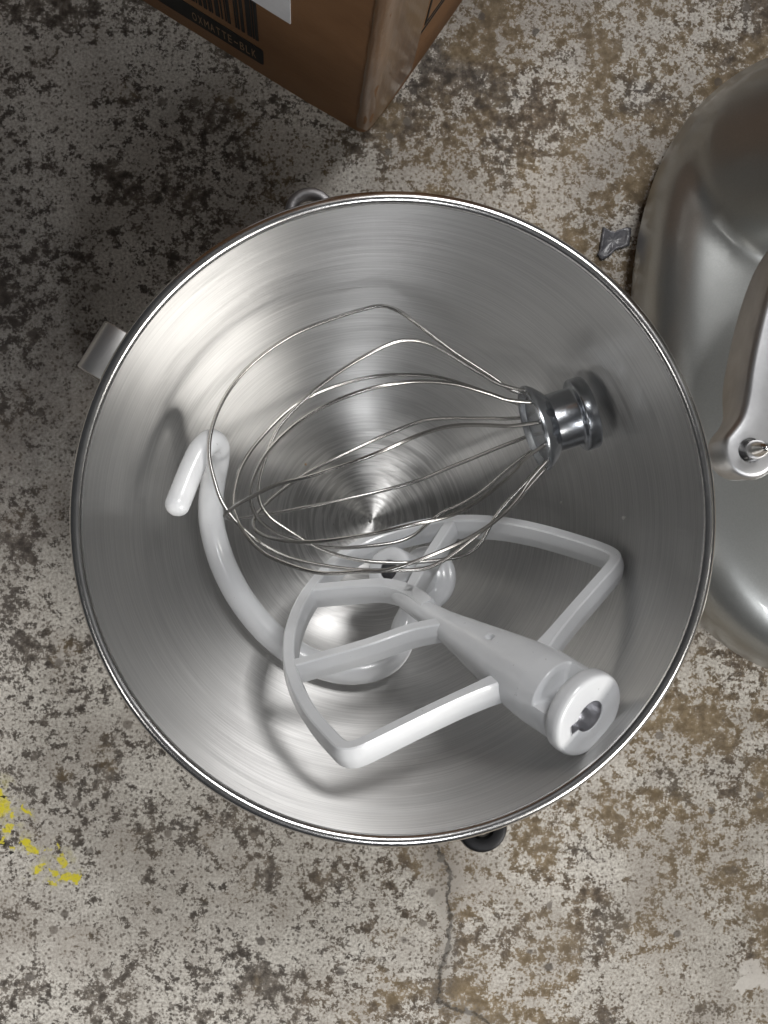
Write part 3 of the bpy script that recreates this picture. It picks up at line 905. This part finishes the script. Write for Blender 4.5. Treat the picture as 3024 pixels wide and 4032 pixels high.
def quad_plate(name, quads, fn, o, mat, parent):
    V, F = [], []
    for q in quads:
        b = len(V); n = len(q)
        V += [fn(s, z, o) for s, z in q] + [fn(s, z, o - 0.0005) for s, z in q]
        F.append(tuple(b + k for k in range(n))); F.append(tuple(b + n + k for k in range(n))[::-1])
        for k in range(n):
            F.append((b + k, b + n + k, b + n + (k + 1) % n, b + (k + 1) % n))
    return obj(name, mesh(name, V, F, False), mat, parent)


bar = quad_plate("print_band", [[(57.6, 16.6), (56.6, 17.6), (56.3, 35.6), (57.4, 37.4), (150, 38.5), (150, 16.6)]], on_left, 0.0004, M_INK, box)
V, F = [], []
for k, chr_ in enumerate("OXMATTE-BLK"):
    fc = bpy.data.curves.new("letter", 'FONT'); fc.body = chr_; fc.size = 1.0
    fo = bpy.data.objects.new("letter_tmp", fc); COL.objects.link(fo)
    dg = bpy.context.evaluated_depsgraph_get(); dg.update()
    tme = bpy.data.meshes.new_from_object(fo.evaluated_get(dg))
    co = [v.co.copy() for v in tme.vertices]; fs_ = [tuple(p.vertices) for p in tme.polygons]
    bpy.data.objects.remove(fo); bpy.data.curves.remove(fc); bpy.data.meshes.remove(tme)
    x0, x1 = min(c.x for c in co), max(c.x for c in co); y0, y1 = min(c.y for c in co), max(c.y for c in co)
    wd = {'-': 2.1, 'M': 2.5, 'L': 2.0, 'E': 2.0}.get(chr_, 2.25)
    left = 93.9 - k * 3.17
    b = len(V)
    for c in co:
        z = 27.2 + (c.y - (y0 + y1) / 2) / (y1 - y0) * 1.6 if chr_ == '-' else 22.2 + (c.y - y0) / (y1 - y0) * 10.2
        V.append(on_left(left - (c.x - x0) / (x1 - x0) * wd, z, 0.0008))
    F += [tuple(b + i for i in f) for f in fs_]
obj("lettering", mesh("lettering", V, F, False), M_CARDPRINT, bar)
bars = []
for a, b in ((640, 680), (700, 712), (740, 748), (760, 790), (840, 850), (860, 880), (900, 930), (960, 1005), (1015, 1030), (1040, 1070), (600, 612), (570, 590), (520, 552), (470, 500), (440, 450), (395, 425), (340, 350), (300, 330)):
    s0, s1 = 58.4 + (1070 - b) * 0.0512, 58.4 + (1070 - a) * 0.0512
    bars.append([(s0, 46.8), (s1, 46.8), (s1, 118), (s0, 118)])
quad_plate("barcode", bars, on_left, 0.0004, M_INK, box)
quad_plate("paper_label", [[(41.5, 95.1), (41.8, 175), (140, 175), (140, 95.6)]], on_left, 0.0006, M_LABEL, box)
fr = [[(33.4, 60.0), (35.2, 60.0), (35.6, 160), (33.8, 160)], [(35.2, 60.0), (120, 60.4), (120, 62.0), (35.2, 61.7)], [(39.0, 66), (40.3, 66), (40.6, 150), (39.4, 150)], [(40.3, 66), (110, 66.3), (110, 67.5), (40.3, 67.3)]]
quad_plate("printed_frame", fr, on_right, 0.0004, M_INK, box)
# packing tape folded round the near edge
tp = []
for s, w in ((20, -1), (15, -1), (11, -1)):
    tp.append(DL * (s * MM) + NL * 0.0005)
V, F = [], []
cols = [DL * 0.0058 + NL * 0.0003, DL * 0.0052 + NL * 0.0005, DL * 0.0040 + NL * 0.0006, (DL + DR) * 0.0009 + (NL + NR).normalized() * 0.0007, DR * 0.0060 + NR * 0.0008, DR * 0.015 + NR * 0.0010, DR * 0.026 + NR * 0.0008, DR * 0.036 + NR * 0.0006]
rowz = [0.012 + 0.0075 * k for k in range(46)]
for j, z in enumerate(rowz):
    for i, c in enumerate(cols):
        wob = noise.noise(Vector((i * 1.7, z * 90, 3.0)))
        n = NL if i < 3 else NR
        edge = 0.0007 * noise.noise(Vector((z * 60, i * 5.0, 9.0))) if i in (0, len(cols) - 1) else 0.0
        d = DL if i < 3 else DR
        V.append(c + n * (0.0004 * wob) + d * edge + Vector((0, 0, z + 0.003 * (i > 4) * (j == 0))))
nc = len(cols)
for j in range(len(rowz) - 1):
    for i in range(nc - 1):
        F.append((j * nc + i, j * nc + i + 1, (j + 1) * nc + i + 1, (j + 1) * nc + i))
obj("packing_tape", mesh("packing_tape", V, F), M_TAPE, box)

# ------------------------------------------------------------------ flake lying between bowl and mixer
CH = [(113.7, 142.6), (116.3, 141.2), (119.3, 140.2), (120.4, 141.0), (121.8, 141.6), (124.8, 142.3), (127.4, 142.1), (127.0, 138.5), (126.4, 133.5), (122.8, 132.6), (119.3, 131.6), (117.0, 128.6), (113.4, 126.6), (112.0, 127.2), (110.6, 129.0), (112.0, 132.0), (112.5, 136.4), (112.9, 139.5)]
cx = sum(p[0] for p in CH) / len(CH); cy = sum(p[1] for p in CH) / len(CH)
rng = random.Random(3); poly = []
for k in range(len(CH)):
    a, b = CH[k], CH[(k + 1) % len(CH)]
    for f in (0.0, 0.33, 0.66):
        poly.append(((a[0] + (b[0] - a[0]) * f - cx + rng.uniform(-.25, .25)) * MM, (a[1] + (b[1] - a[1]) * f - cy + rng.uniform(-.25, .25)) * MM))
n = len(poly); V = [Vector((x, y, 0.0)) for x, y in poly]; F = [tuple(range(n))[::-1]]
for k, (sc_, z) in enumerate(((1.0, 0.0016), (0.93, 0.0022), (0.75, 0.0018), (0.45, 0.0013), (0.15, 0.0012))):
    V += [Vector((x * sc_, y * sc_, z + 0.0003 * noise.noise(Vector((x * 400, y * 400, k))))) for x, y in poly]
for i in range(5):
    for k in range(n):
        F.append((i * n + k, i * n + (k + 1) % n, (i + 1) * n + (k + 1) % n, (i + 1) * n + k))
F.append(tuple(5 * n + k for k in range(n)))
fk = obj("broken_flake", mesh("broken_flake", V, F), M_CHIP, None, (cx * MM, cy * MM, 0.0))
fk["label"] = "small dark grey broken flake on the concrete beside the mixer base"; fk["category"] = "debris"

# ------------------------------------------------------------------ crumbs on the steel


def crumb(x, y, z, r, mat, label, seed):
    bm = bmesh.new(); bmesh.ops.create_icosphere(bm, subdivisions=2, radius=r * MM)
    for v in bm.verts:
        v.co *= 1 + 0.35 * noise.noise(v.co * 1800 + Vector((seed, 0, 0)))
        v.co.z *= 0.7
    me = bpy.data.meshes.new("crumb"); bm.to_mesh(me); bm.free()
    o = obj("crumb", me, mat, None, (x * MM, y * MM, z * MM))
    o["label"] = label; o["category"] = "crumb"; o["group"] = "crumbs in the bowl"


M_CRUMB = mat_plain("pale_crumb", (0.75, 0.74, 0.72), 0.6)
M_CRUMB2 = mat_plain("tan_crumb", (0.45, 0.30, 0.17), 0.6)
crumb(103.6, 1.6, 86.2, 0.75, M_CRUMB, "larger white crumb stuck on the right inner wall of the bowl", 1.0)
crumb(85.2, 8.6, 41.6, 0.45, M_CRUMB, "smaller pale crumb low on the bowl wall right of the whisk", 5.0)
crumb(-30.3, 27.0, 6.9, 0.55, M_CRUMB2, "tiny tan crumb on the bowl bottom behind the whisk wires", 9.0)
